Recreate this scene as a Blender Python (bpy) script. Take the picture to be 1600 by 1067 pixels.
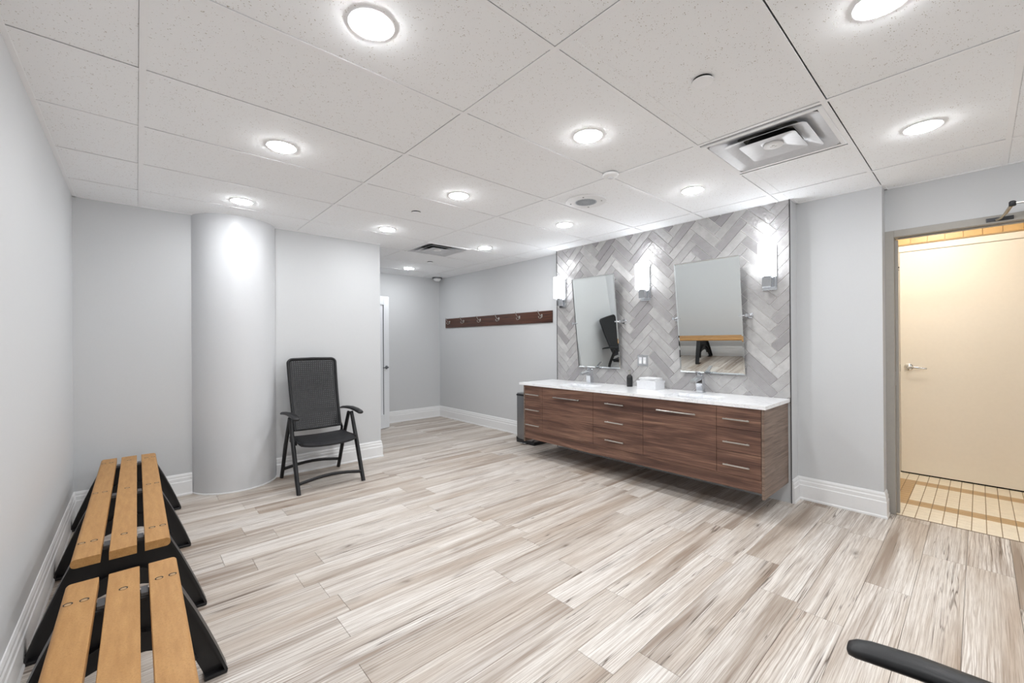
import bpy, bmesh, math, random
from mathutils import Vector, Matrix
random.seed(7)
S = bpy.context.scene
for o in list(bpy.data.objects): bpy.data.objects.remove(o)
COL = S.collection
pi = math.pi
H = 2.458          # underside of the ceiling tiles
EYE = 1.315        # camera height; the camera stands at x = y = 0

# ------------------------------------------------------------ camera
def cam_axes(yaw, pit, rol):
    c, s = math.cos(yaw), math.sin(yaw)
    fwd = Vector((s, c, 0)); right = Vector((c, -s, 0)); up = Vector((0, 0, 1))
    f2 = fwd*math.cos(pit) + up*math.sin(pit); u2 = up*math.cos(pit) - fwd*math.sin(pit)
    r3 = right*math.cos(rol) + u2*math.sin(rol); u3 = u2*math.cos(rol) - right*math.sin(rol)
    return r3, u3, f2
cd = bpy.data.cameras.new('camera'); cam = bpy.data.objects.new('camera', cd); COL.objects.link(cam)
r3, u3, f2 = cam_axes(math.radians(41.866), math.radians(.096), math.radians(-.3585))
m = Matrix((r3, u3, -f2)).transposed().to_4x4(); m.translation = Vector((0, 0, EYE)); cam.matrix_world = m
cd.sensor_width = 36; cd.sensor_fit = 'HORIZONTAL'; cd.lens = 654.07/1600*36
cd.clip_start = .02; cd.clip_end = 60
S.camera = cam
# ------------------------------------------------------------ world, exposure, lamp strengths
S.cycles.max_bounces = 14; S.cycles.diffuse_bounces = 8
W = bpy.data.worlds.new('world'); S.world = W; W.use_nodes = True
W.node_tree.nodes['Background'].inputs[0].default_value = (.9, .93, 1, 1)
W.node_tree.nodes['Background'].inputs[1].default_value = .3
S.view_settings.view_transform = 'Standard'; S.view_settings.look = 'None'
S.view_settings.exposure = 1.65; S.view_settings.gamma = 1; S.view_settings.use_curve_mapping = False
DOWNLIGHT = 49.5; SCONCE = 2.4; BULB = 5.5; SHOWER_LAMP = 20.0

# ------------------------------------------------------------ materials
def new_mat(name):
    m = bpy.data.materials.new(name); m.use_nodes = True
    nt = m.node_tree; return m, nt, nt.nodes['Principled BSDF']
def N(nt, t, **kw):
    n = nt.nodes.new(t)
    for k, v in kw.items(): setattr(n, k, v)
    return n
def lin(c):
    return tuple((x/12.92 if x <= .04045 else ((x+.055)/1.055)**2.4) for x in [v/255 for v in c])+(1,)
def coords(nt, scale=(1, 1, 1), rnd=True, out='Object'):
    tc = N(nt, 'ShaderNodeTexCoord'); mp = N(nt, 'ShaderNodeMapping'); mp.inputs['Scale'].default_value = scale
    if rnd:
        oi = N(nt, 'ShaderNodeObjectInfo'); mu = N(nt, 'ShaderNodeMath', operation='MULTIPLY'); mu.inputs[1].default_value = 61.7
        cb = N(nt, 'ShaderNodeCombineXYZ'); m2 = N(nt, 'ShaderNodeMath', operation='MULTIPLY'); m2.inputs[1].default_value = 37.3
        nt.links.new(oi.outputs['Random'], mu.inputs[0]); nt.links.new(oi.outputs['Random'], m2.inputs[0])
        nt.links.new(mu.outputs[0], cb.inputs[0]); nt.links.new(m2.outputs[0], cb.inputs[1]); nt.links.new(mu.outputs[0], cb.inputs[2])
        ad = N(nt, 'ShaderNodeVectorMath', operation='ADD')
        nt.links.new(tc.outputs[out], ad.inputs[0]); nt.links.new(cb.outputs[0], ad.inputs[1]); nt.links.new(ad.outputs[0], mp.inputs['Vector'])
    else: nt.links.new(tc.outputs[out], mp.inputs['Vector'])
    return mp.outputs[0]
def noise(nt, vec, scale, detail=4, rough=.55, dist=0):
    n = N(nt, 'ShaderNodeTexNoise'); n.inputs['Scale'].default_value = scale; n.inputs['Detail'].default_value = detail
    n.inputs['Roughness'].default_value = rough; n.inputs['Distortion'].default_value = dist
    nt.links.new(vec, n.inputs['Vector']); return n.outputs['Fac']
def ramp(nt, fac, stops):
    r = N(nt, 'ShaderNodeValToRGB'); e = r.color_ramp.elements
    while len(e) < len(stops): e.new(.5)
    for el, (p, c) in zip(e, stops): el.position = p; el.color = c if len(c) == 4 else tuple(c)+(1,)
    nt.links.new(fac, r.inputs[0]); return r.outputs[0]
def mix(nt, a, b, fac, mode='MIX'):
    m = N(nt, 'ShaderNodeMix', data_type='RGBA', blend_type=mode)
    for i, v in ((6, a), (7, b)):
        if isinstance(v, tuple): m.inputs[i].default_value = v
        else: nt.links.new(v, m.inputs[i])
    if isinstance(fac, (int, float)): m.inputs[0].default_value = fac
    else: nt.links.new(fac, m.inputs[0])
    return m.outputs[2]
def bump(nt, b, h, strength, dist=.002):
    n = N(nt, 'ShaderNodeBump'); n.inputs['Strength'].default_value = strength; n.inputs['Distance'].default_value = dist
    nt.links.new(h, n.inputs['Height']); nt.links.new(n.outputs[0], b.inputs['Normal'])
def plain(name, rgb, rough=.5, metal=0, spec=.5, nscale=40, nstr=.06, var=.04, rnd=False):
    m, nt, b = new_mat(name); c = lin(rgb)
    v = coords(nt, rnd=rnd); f = noise(nt, v, nscale)
    dark = tuple(x*(1-var) for x in c[:3])+(1,); lite = tuple(min(1, x*(1+var)) for x in c[:3])+(1,)
    nt.links.new(ramp(nt, f, [(.3, dark), (.7, lite)]), b.inputs['Base Color'])
    b.inputs['Roughness'].default_value = rough; b.inputs['Metallic'].default_value = metal
    b.inputs['Specular IOR Level'].default_value = spec
    if nstr: bump(nt, b, f, nstr)
    return m
def emissive(name, rgb, strength):
    m, nt, b = new_mat(name); b.inputs['Base Color'].default_value = (.8, .8, .8, 1)
    b.inputs['Emission Color'].default_value = rgb+(1,); b.inputs['Emission Strength'].default_value = strength
    return m
M = {}
M['wall'] = plain('grey_wall_paint', (205, 207, 209), .62, nscale=160, nstr=.05, var=.01)
M['column'] = plain('column_paint', (212, 214, 217), .36, nscale=120, nstr=.04, var=.01)
M['white'] = plain('white_trim_paint', (236, 237, 238), .35, nscale=60, nstr=.02, var=.01)
M['grid'] = plain('ceiling_grid_white', (247, 248, 250), .45, nstr=.01, var=.01)
M['plenum'] = plain('plenum_dark', (120, 118, 112), .9)
M['frame'] = plain('door_frame_taupe', (164, 160, 153), .42, nstr=.02, var=.02)
M['cream'] = plain('cream_door_paint', (243, 236, 224), .4, nstr=.02, var=.01)
M['whitedoor'] = plain('white_door_paint', (228, 231, 235), .38, nstr=.02, var=.01)
M['black'] = plain('black_plastic', (26, 26, 28), .42, nscale=300, nstr=.05, var=.1)
M['char'] = plain('charcoal_resin', (20, 21, 24), .46, nscale=400, nstr=.08, var=.08)
M['quartz_edge'] = plain('quartz_edge', (205, 200, 190), .3)
M['porcelain'] = plain('porcelain', (235, 236, 238), .12, nstr=0)
M['paper'] = plain('white_paper', (230, 231, 233), .7, nstr=.1)
M['boxwhite'] = plain('white_box', (222, 223, 226), .35, nstr=.02)
M['dark'] = plain('void_shade', (12, 12, 12), .9)  # near-black colour standing in for shade inside gaps and openings
M['grout'] = plain('light_grout', (232, 231, 229), .8)
M['seam'] = plain('seam_strip', (120, 104, 84), .5)
M['subfloor'] = plain('subfloor', (70, 60, 50), .9)
M['mosaic_grout'] = plain('mosaic_grout', (158, 140, 114), .9)
M['tan_grout'] = plain('tan_wall_grout', (226, 204, 168), .8)
M['grille'] = plain('speaker_grille', (188, 194, 200), .5)
M['screwcap'] = plain('screw_cap', (176, 142, 100), .45)
M['hole_shade'] = plain('screw_hole_disc', (30, 24, 18), .7)  # dark colour for the shaded side of recessed screw holes
def metal(name, rgb, rough):
    m, nt, b = new_mat(name); v = coords(nt, (1, 1, 1), False); f = noise(nt, v, 80)
    c = lin(rgb); nt.links.new(ramp(nt, f, [(.3, tuple(x*.93 for x in c[:3])+(1,)), (.7, c)]), b.inputs['Base Color'])
    b.inputs['Metallic'].default_value = 1; b.inputs['Roughness'].default_value = rough; return m
M['chrome'] = metal('chrome', (226, 229, 233), .07)
M['nickel'] = metal('brushed_nickel', (205, 203, 198), .28)
M['steel'] = metal('stainless_steel', (150, 150, 152), .34)
M['alu'] = metal('grey_metal', (120, 122, 126), .45)
M['darkmetal'] = metal('dark_edge_trim', (70, 70, 72), .4)
M['ventmetal'] = plain('glossy_white_vent', (206, 208, 212), .30, spec=.7, nstr=0)
m, nt, b = new_mat('mirror_glass'); b.inputs['Base Color'].default_value = (.84, .875, .87, 1); b.inputs['Metallic'].default_value = 1; b.inputs['Roughness'].default_value = .005; M['mirror'] = m
M['led'] = emissive('led_lens', (.97, .985, 1), DOWNLIGHT)
M['shade'] = emissive('frosted_glass_lit', (.93, .96, 1), SCONCE)
M['bulb'] = emissive('sconce_bulb', (.88, .93, 1), BULB)
M['warm'] = emissive('warm_lamp', (1, .93, .82), SHOWER_LAMP)

# fissured ceiling board
m, nt, b = new_mat('fissured_ceiling_board')
v = coords(nt); v2 = coords(nt, (1, 1.7, 1))
vo = N(nt, 'ShaderNodeTexVoronoi'); vo.inputs['Scale'].default_value = 95; nt.links.new(v2, vo.inputs['Vector'])
nz = noise(nt, v, 55, 3, .6); 
ad = N(nt, 'ShaderNodeMath', operation='ADD'); nt.links.new(vo.outputs['Distance'], ad.inputs[0])
mm = N(nt, 'ShaderNodeMath', operation='MULTIPLY'); mm.inputs[1].default_value = .9; nt.links.new(nz, mm.inputs[0]); nt.links.new(mm.outputs[0], ad.inputs[1])
pit = ramp(nt, ad.outputs[0], [(.53, (1, 1, 1)), (.60, (0, 0, 0))])
nt.links.new(mix(nt, lin((248, 250, 252)), lin((176, 168, 158)), pit), b.inputs['Base Color'])
b.inputs['Roughness'].default_value = .95
hh = ramp(nt, ad.outputs[0], [(.50, (0, 0, 0)), (.57, (1, 1, 1))]); bump(nt, b, hh, .5, .003)
M['board'] = m

# oak laminate plank (grain along x)
m, nt, b = new_mat('oak_laminate')
v = coords(nt, (1, 1, 1))
def sv(x, y): return coords(nt, (x, y, 1))
def msk(a, p0, v0, p1, v1): return ramp(nt, a, [(p0, (v0, v0, v0)), (p1, (v1, v1, v1))])
broad = noise(nt, sv(.55, 5.5), 1.0, 3, .5, .35)
base = ramp(nt, broad, [(.30, lin((186, 171, 157))), (.43, lin((213, 205, 196))), (.56, lin((229, 224, 218))), (.75, lin((236, 233, 229)))])
# long soft grey-brown heartwood zones
zone = noise(nt, sv(.42, 8.5), 1.0, 4, .6, .5)
base = mix(nt, base, lin((136, 117, 101)), msk(zone, .52, 0, .68, .85))
# very fine pores and grain lines
fine = noise(nt, sv(5, 420), 1.0, 3, .65)
base = mix(nt, base, lin((150, 133, 118)), msk(fine, .40, .55, .54, 0))
grain = noise(nt, sv(1.1, 95), 1.0, 4, .6, .25)
base = mix(nt, base, lin((158, 141, 126)), msk(grain, .36, .42, .54, 0))
# thin dark cracks running with the grain, gathered in places
crack = noise(nt, sv(.45, 22), 1.0, 3, .55, .9); gate = noise(nt, sv(.9, 3), 1.7, 2)
cr = N(nt, 'ShaderNodeMath', operation='ABSOLUTE'); c5 = N(nt, 'ShaderNodeMath', operation='SUBTRACT'); c5.inputs[1].default_value = .5
nt.links.new(crack, c5.inputs[0]); nt.links.new(c5.outputs[0], cr.inputs[0])
cm = N(nt, 'ShaderNodeMath', operation='MULTIPLY'); nt.links.new(msk(cr.outputs[0], .0, 1, .015, 0), cm.inputs[0]); nt.links.new(msk(gate, .49, 0, .60, .95), cm.inputs[1])
base = mix(nt, base, lin((84, 68, 56)), cm.outputs[0])
# cathedral figure, only here and there
wv = N(nt, 'ShaderNodeTexWave', wave_type='RINGS', rings_direction='Z'); wv.inputs['Scale'].default_value = 5.5; wv.inputs['Distortion'].default_value = 5; wv.inputs['Detail'].default_value = 3; wv.inputs['Detail Scale'].default_value = 1.6
nt.links.new(sv(.30, 3.2), wv.inputs['Vector'])
g2 = N(nt, 'ShaderNodeMath', operation='MULTIPLY'); nt.links.new(msk(wv.outputs['Fac'], .0, .6, .28, 0), g2.inputs[0]); nt.links.new(msk(noise(nt, sv(.7, 2.5), 1.3, 2), .50, 0, .62, 1), g2.inputs[1])
base = mix(nt, base, lin((132, 114, 99)), g2.outputs[0])
# knots with a soft halo
kd = N(nt, 'ShaderNodeTexVoronoi'); kd.inputs['Scale'].default_value = 1.7; kd.inputs['Randomness'].default_value = 1
kw = N(nt, 'ShaderNodeVectorMath', operation='ADD'); kn = N(nt, 'ShaderNodeTexNoise'); kn.inputs['Scale'].default_value = 14; kn.inputs['Detail'].default_value = 4; nt.links.new(sv(.6, 1.6), kn.inputs['Vector'])
ks = N(nt, 'ShaderNodeVectorMath', operation='SCALE'); ks.inputs['Scale'].default_value = .12; nt.links.new(kn.outputs['Color'], ks.inputs[0])
nt.links.new(coords(nt, (1.0, 2.6, 0)), kw.inputs[0]); nt.links.new(ks.outputs[0], kw.inputs[1]); nt.links.new(kw.outputs[0], kd.inputs['Vector'])
base = mix(nt, base, lin((92, 76, 62)), ramp(nt, kd.outputs['Distance'], [(.015, (.85, .85, .85)), (.045, (.5, .5, .5)), (.075, (.22, .22, .22)), (.14, (0, 0, 0))]))
oi = N(nt, 'ShaderNodeObjectInfo')
tone = ramp(nt, oi.outputs['Random'], [(0, (.88, .87, .86)), (.25, (.95, .945, .94)), (.6, (.985, .985, .985)), (1, (1.0, 1.0, 1.0))])
base = mix(nt, base, tone, 1.0, 'MULTIPLY')
nt.links.new(base, b.inputs['Base Color']); b.inputs['Roughness'].default_value = .42; b.inputs['Specular IOR Level'].default_value = .4
bump(nt, b, fine, .12, .001); M['oak'] = m

# walnut veneer, horizontal grain along y
m, nt, b = new_mat('walnut_veneer')
v = coords(nt, (6, .55, 9), False, 'Object'); tcn = None
geo = N(nt, 'ShaderNodeNewGeometry'); mp = N(nt, 'ShaderNodeMapping'); mp.inputs['Scale'].default_value = (1.2, .8, 13); nt.links.new(geo.outputs['Position'], mp.inputs['Vector'])
f1 = noise(nt, mp.outputs[0], 1.0, 6, .62, 1.4)
mp2 = N(nt, 'ShaderNodeMapping'); mp2.inputs['Scale'].default_value = (6, 4, 190); nt.links.new(geo.outputs['Position'], mp2.inputs['Vector'])
f2_ = noise(nt, mp2.outputs[0], 1.0, 3)
base = ramp(nt, f1, [(.30, lin((74, 50, 42))), (.44, lin((104, 74, 62))), (.55, lin((128, 94, 78))), (.68, lin((152, 118, 98)))])
base = mix(nt, base, lin((60, 40, 36)), ramp(nt, f2_, [(.40, (.55, .55, .55)), (.58, (0, 0, 0))]))
nt.links.new(base, b.inputs['Base Color']); b.inputs['Roughness'].default_value = .42; bump(nt, b, f2_, .06, .001); M['walnut'] = m
# end-panel veneer, greyer
m, nt, b = new_mat('walnut_end_panel')
geo = N(nt, 'ShaderNodeNewGeometry'); mp = N(nt, 'ShaderNodeMapping'); mp.inputs['Scale'].default_value = (3, 3, 60); nt.links.new(geo.outputs['Position'], mp.inputs['Vector'])
f1 = noise(nt, mp.outputs[0], 1.0, 5, .6, .8)
nt.links.new(ramp(nt, f1, [(.35, lin((98, 80, 70))), (.65, lin((142, 122, 108)))]), b.inputs['Base Color']); b.inputs['Roughness'].default_value = .45; M['walnut_end'] = m
# dark rail wood
m, nt, b = new_mat('dark_walnut_rail')
geo = N(nt, 'ShaderNodeNewGeometry'); mp = N(nt, 'ShaderNodeMapping'); mp.inputs['Scale'].default_value = (2, 1.5, 60); nt.links.new(geo.outputs['Position'], mp.inputs['Vector'])
f1 = noise(nt, mp.outputs[0], 1.0, 5, .6, .6)
nt.links.new(ramp(nt, f1, [(.35, lin((48, 26, 20))), (.65, lin((98, 60, 44)))]), b.inputs['Base Color']); b.inputs['Roughness'].default_value = .35; M['rail'] = m
# glazed feature tile, tone differs per tile
m, nt, b = new_mat('glazed_grey_tile')
v = coords(nt); oi = N(nt, 'ShaderNodeObjectInfo')
c0 = ramp(nt, oi.outputs['Random'], [(0, lin((148, 146, 147))), (.3, lin((166, 164, 164))), (.7, lin((178, 177, 176))), (1, lin((192, 191, 190)))])
cl = noise(nt, v, 9, 5, .6)
c1 = mix(nt, c0, lin((140, 137, 138)), ramp(nt, cl, [(.40, (.4, .4, .4)), (.62, (0, 0, 0))]))
nt.links.new(c1, b.inputs['Base Color']); b.inputs['Roughness'].default_value = .17; b.inputs['Specular IOR Level'].default_value = .5
bump(nt, b, noise(nt, v, 16, 3, .6), .7, .006); M['glaze'] = m
# quartz
m, nt, b = new_mat('white_veined_quartz')
v = coords(nt, (1, 1, 1), False)
f = noise(nt, v, 2.2, 6, .6, 1.8)
nt.links.new(mix(nt, lin((246, 247, 249)), lin((190, 194, 204)), ramp(nt, f, [(.485, (0, 0, 0)), (.50, (.42, .42, .42)), (.515, (0, 0, 0))])), b.inputs['Base Color'])
b.inputs['Roughness'].default_value = .14; M['quartz'] = m
# composite slat
m, nt, b = new_mat('tan_composite_slat')
f = noise(nt, coords(nt, (60, 8, 60)), 1.0, 4); g2 = noise(nt, coords(nt), 240, 3)
c0 = ramp(nt, f, [(.3, lin((172, 126, 72))), (.7, lin((190, 144, 88)))])
nt.links.new(mix(nt, c0, lin((150, 106, 58)), ramp(nt, g2, [(.35, (.4, .4, .4)), (.5, (0, 0, 0))])), b.inputs['Base Color'])
b.inputs['Roughness'].default_value = .55; bump(nt, b, g2, .1, .001); M['slat'] = m
# shower-room tiles
M['tile_cream'] = plain('cream_mosaic', (238, 228, 208), .35, nscale=20, nstr=.03, var=.05, rnd=True)
M['tile_brown'] = plain('tan_mosaic', (192, 160, 116), .35, nscale=20, nstr=.03, var=.04, rnd=True)
M['tile_wall'] = plain('honey_wall_tile', (222, 184, 128), .3, nscale=12, nstr=.03, var=.05, rnd=True)
# grid-textured resin for chair seats
m, nt, b = new_mat('textured_resin')
b.inputs['Base Color'].default_value = lin((24, 25, 29)); b.inputs['Roughness'].default_value = .5
ck = N(nt, 'ShaderNodeTexChecker'); ck.inputs['Scale'].default_value = 140; nt.links.new(coords(nt, rnd=False), ck.inputs['Vector'])
bump(nt, b, ck.outputs['Fac'], .6, .002); M['resin_tex'] = m

# ------------------------------------------------------------ mesh helpers
class MB:
    def __init__(s): s.v = []; s.f = []
    def add(s, vs, fs):
        o = len(s.v); s.v += [tuple(p) for p in vs]; s.f += [tuple(i+o for i in f) for f in fs]; return s
    def box(s, x0, x1, y0, y1, z0, z1, c=0):
        if c <= 0:
            vs = [(x, y, z) for x in (x0, x1) for y in (y0, y1) for z in (z0, z1)]
            return s.add(vs, [(0, 1, 3, 2), (4, 6, 7, 5), (0, 4, 5, 1), (2, 3, 7, 6), (0, 2, 6, 4), (1, 5, 7, 3)])
        bm = bmesh.new(); bmesh.ops.create_cube(bm, size=1)
        for q in bm.verts: q.co = Vector(((x0+x1)/2+q.co.x*(x1-x0), (y0+y1)/2+q.co.y*(y1-y0), (z0+z1)/2+q.co.z*(z1-z0)))
        bmesh.ops.bevel(bm, geom=list(bm.edges), offset=c, segments=2 if c > .003 else 1, profile=.5, affect='EDGES')
        bm.verts.index_update(); s.add([q.co[:] for q in bm.verts], [[q.index for q in f.verts] for f in bm.faces]); bm.free(); return s
    def prism(s, poly, d, a, b, axis='y'):
        # polygon in the plane across axis, from a to b
        n = len(poly)
        def P(p, t): return {'x': (t, p[0], p[1]), 'y': (p[0], t, p[1]), 'z': (p[0], p[1], t)}[axis]
        vs = [P(p, a) for p in poly]+[P(p, b) for p in poly]
        fs = [tuple(range(n))[::-1], tuple(range(n, 2*n))]+[(i, (i+1) % n, (i+1) % n+n, i+n) for i in range(n)]
        return s.add(vs, fs)
    def lathe(s, prof, c=(0, 0, 0), axis='z', n=24):
        rings = []; vs = []; fs = []
        for r, h in prof:
            ring = []
            for k in range(n):
                a = 2*pi*k/n; u, w = r*math.cos(a), r*math.sin(a)
                p = {'z': (u, w, h), 'y': (u, h, w), 'x': (h, u, w)}[axis]
                ring.append(len(vs)); vs.append((p[0]+c[0], p[1]+c[1], p[2]+c[2]))
            rings.append(ring)
        for a, b in zip(rings, rings[1:]):
            for k in range(n): fs.append((a[k], a[(k+1) % n], b[(k+1) % n], b[k]))
        if prof[0][0] > 1e-6: fs.append(tuple(rings[0])[::-1])
        if prof[-1][0] > 1e-6: fs.append(tuple(rings[-1]))
        return s.add(vs, fs)
    def tube(s, path, rad, n=8, ref=None, cap=True):
        # rad: number, (a,b) ellipse, or list of either per point
        path = [Vector(p) for p in path]; k = len(path)
        R = rad if isinstance(rad, list) else [rad]*k
        vs = []; fs = []
        prev = None
        for i, p in enumerate(path):
            t = (path[min(i+1, k-1)]-path[max(i-1, 0)]).normalized()
            rf = Vector(ref) if ref else (prev if prev else (Vector((0, 0, 1)) if abs(t.z) < .9 else Vector((1, 0, 0))))
            x = (rf-t*rf.dot(t)).normalized(); y = t.cross(x); prev = x
            a, b = R[i] if isinstance(R[i], tuple) else (R[i], R[i])
            for j in range(n):
                th = 2*pi*j/n; q = p+x*(a*math.cos(th))+y*(b*math.sin(th)); vs.append(q[:])
        for i in range(k-1):
            for j in range(n): fs.append((i*n+j, i*n+(j+1) % n, (i+1)*n+(j+1) % n, (i+1)*n+j))
        if cap: fs += [tuple(range(n))[::-1], tuple(range((k-1)*n, k*n))]
        return s.add(vs, fs)
    def bar(s, p, q, w, h, up=(0, 0, 1)):
        p, q, up = Vector(p), Vector(q), Vector(up); t = (q-p).normalized()
        sx = t.cross(up).normalized(); uz = sx.cross(t); vs = []
        for e in (p, q):
            for a, b in ((-1, -1), (1, -1), (1, 1), (-1, 1)): vs.append((e+sx*(a*w/2)+uz*(b*h/2))[:])
        return s.add(vs, [(0, 3, 2, 1), (4, 5, 6, 7), (0, 1, 5, 4), (1, 2, 6, 5), (2, 3, 7, 6), (3, 0, 4, 7)])
    def mesh(s, name, smooth=None):
        me = bpy.data.meshes.new(name); me.from_pydata(s.v, [], s.f)
        bm = bmesh.new(); bm.from_mesh(me); bmesh.ops.recalc_face_normals(bm, faces=bm.faces); bm.to_mesh(me); bm.free()
        if smooth:
            for p in me.polygons: p.use_smooth = True
            me.set_sharp_from_angle(angle=math.radians(smooth))
        return me
    def build(s, name, mat, parent=None, loc=(0, 0, 0), smooth=None, label=None):
        me = s.mesh(name, smooth); me.materials.append(M[mat]); return link(name, me, parent, loc, label)
def link(name, me, parent=None, loc=(0, 0, 0), label=None):
    o = bpy.data.objects.new(name, me); COL.objects.link(o); o.location = loc
    if parent: o.parent = parent
    if label: o['label'] = label
    return o
def thing(name, label, cat, loc=(0, 0, 0), rz=0, group=None):
    o = bpy.data.objects.new(name, None); COL.objects.link(o); o.empty_display_size = .1
    o.location = loc; o.rotation_euler = (0, 0, rz); o['label'] = label; o['category'] = cat
    if group: o['group'] = group
    return o
def tag(o, label, cat, group=None):
    o['label'] = label; o['category'] = cat
    if group: o['group'] = group
    return o
def struct(o): o['kind'] = 'structure'; return o
def sroot(name, loc=(0, 0, 0)):
    o = bpy.data.objects.new(name, None); COL.objects.link(o); o.location = loc; o['kind'] = 'structure'; return o
def copy_tree(root, loc, rz=None, label=None):
    def rec(o, par):
        c = o.copy(); COL.objects.link(c)
        if par: c.parent = par
        for ch in kids.get(o.name, []): rec(ch, c)
        return c
    kids = {}
    for o in COL.objects:
        if o.parent: kids.setdefault(o.parent.name, []).append(o)
    r = rec(root, None); r.location = loc
    if rz is not None: r.rotation_euler = (0, 0, rz)
    if label: r['label'] = label
    return r
def wallbox(name, boxes, mat='wall'):
    mb = MB()
    for b_ in boxes: mb.box(*b_)
    return struct(mb.build(name, mat))

# ------------------------------------------------------------ room shell
XL, XR, XV, XP, XD = -.366, 4.05, 3.93, 4.11, 4.25      # left wall, rear right wall, tile face, pier, doorway wall
YB, YF, YC, YN = 4.64, 6.46, 3.535, -2.2                # chair wall, far wall, tile wall's far end, near wall
VX, XS = 1.015, 5.66                                    # tile wall's near end; shower-room far wall
wallbox('wall_left', [(XL-.1, XL, YN-.1, YB, 0, 2.6)])
wallbox('wall_back_left', [(XL-.1, 2.105, YB, YB+.12, 0, 2.6)])
wallbox('wall_passage', [(2.005, 2.105, YB+.12, 4.98, 0, 2.6), (2.005, 2.105, 5.83, YF, 0, 2.6), (2.005, 2.105, 4.98, 5.83, 2.06, 2.6)])
wallbox('wall_far', [(.9, XR+.1, YF, YF+.1, 0, 2.6)])
wallbox('wall_store_left', [(.9, 1.0, YB+.12, YF, 0, 2.6)])
wallbox('wall_right_rear', [(XR, XR+.1, YC, YF, 0, 2.6)])
wallbox('wall_pier', [(XP, 4.37, .475, VX, 0, 2.6)])
wallbox('wall_right_front', [(XD, 4.37, YN, -.62, 0, 2.6), (XD, 4.37, -.62, .475, 2.136, 2.6)])
wallbox('wall_front', [(XL-.1, 4.37, YN-.1, YN, 0, 2.6)])
wallbox('wall_shower_left', [(4.37, XS, .72, .8, 0, 2.6)], 'cream')
wallbox('wall_shower_right', [(4.37, XS, -1.7, -1.6, 0, 2.6)], 'cream')
wv_ = wallbox('wall_vanity', [(3.941, 4.2, VX, YC, 0, 2.6)])
column = MB().lathe([(.347, 0), (.347, 2.5)], (.69, 4.747, 0), n=72).build('wall_column', 'column', smooth=40); struct(column)
st = MB().lathe([(.347, 0), (.353, 0), (.353, .009), (.347, .012)], (.69, 4.747, 0), n=72).build('trim_1', 'white', smooth=40); struct(st)

# floor: planks as pieces
floor = struct(MB().box(XL-.1, 4.37, YN-.1, YF+.1, -.06, -.009).build('floor', 'subfloor'))
PW = .183; ends = {0: 3.59, 1: 2.95, 3: 2.465, 4: 2.80, 6: 3.075, 8: 1.893, 9: 1.533, 12: .74}
meshes = {}
def plank_mesh(L, w):
    k = (round(L, 3), round(w, 3))
    if k not in meshes:
        me = MB().box(0, L-.0012, 0, w-.0012, -.009, 0, .0009).mesh('plank'); me.materials.append(M['oak']); meshes[k] = me
    return meshes[k]
r0 = int((YN-.057)//PW)
for k in range(r0, 36):
    y0 = .057+PW*k; y1 = y0+PW
    if y0 > YF: break
    y0 = max(y0, YN); y1 = min(y1, YF)
    xmin = XL if y0 < YB-.05 else 2.105
    xmax = XD+.008 if y0 < .475 else (XP if y0 < VX else (3.941 if y0 < 3.4 else XR))
    e = ends.get(k, random.uniform(0, 1.22))
    for _ in range(40):
        if k in ends or ((e-xmin) % 1.22 > .25 and (xmax-e) % 1.22 > .25): break
        e = random.uniform(0, 1.22)
    e -= math.ceil((e-xmin)/1.22)*1.22
    x = e
    while x < xmax-.001:
        a, b_ = max(x, xmin), min(x+1.22, xmax)
        if b_-a > .03: link('plank', plank_mesh(b_-a, y1-y0), floor, (a, y0, 0))
        x += 1.22

# shower-room floor
sfl = sroot('floor_shower')
MB().box(XD+.008, XS+.2, -1.6, .72, -.05, -.004).build('grout_bed', 'mosaic_grout', sfl)
MB().box(XD+.004, XD+.014, -.6, .44, -.01, .0015).build('seam_strip', 'seam', sfl)
PX, PY = .0675, .0705
tm = {}
for nm in ('tile_cream', 'tile_brown'):
    me = MB().box(0, PX-.0025, 0, PY-.0045, -.006, 0, .001).mesh('floor_tile'); me.materials.append(M[nm]); tm[nm] = me
rest = {'tile_cream': MB(), 'tile_brown': MB()}
for i in range(21):
    for j in range(-17, 3):
        x = XD+.014+PX*i; y = .397+PY*j
        if j < 0: y = .397+PY*j
        brown = (i in (5, 6, 15, 16)) or (5 <= i <= 16 and j >= 0)
        nm = 'tile_brown' if brown else 'tile_cream'
        if j >= -11: link('floor_tile', tm[nm], sfl, (x, y, 0))
        else: rest[nm].box(x, x+PX-.0025, y, y+PY-.0045, -.006, 0)
for nm, mb in rest.items():
    o = mb.build('floor_tiles_beyond', nm, sfl); o['kind'] = 'stuff'

# shower-room far wall with honey tiles above the door frame
wsf = sroot('wall_shower_far')
MB().box(XS+.01, XS+.15, -1.7, .8, 2.25, 2.6).box(XS+.01, XS+.15, .59, .8, 0, 2.25).box(XS+.01, XS+.15, -1.7, -.47, 0, 2.25).build('grout_bed', 'tan_grout', wsf)
me = MB().box(0, .01, 0, .1145, 0, .118, .002).mesh('wall_tile'); me.materials.append(M['tile_wall'])
for r in range(2):
    for j in range(-13, 6): link('wall_tile', me, wsf, (XS, -.025+.118*j, 2.256+.122*r))
struct(MB().box(4.37, XS+.2, -1.7, .8, 2.55, 2.6).build('ceiling_shower', 'grid'))
lt = thing('ceiling_lamp', 'warm round ceiling lamp inside the shower room beyond the doorway', 'lamp', (4.98, .30, 2.55))
MB().lathe([(.15, 0), (.15, -.03), (.13, -.035)], n=28).build('base', 'white', lt, smooth=40)
MB().lathe([(.13, -.035), (.12, -.06), (.08, -.08), (0, -.085)], n=28).build('diffuser', 'warm', lt, smooth=40)

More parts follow.
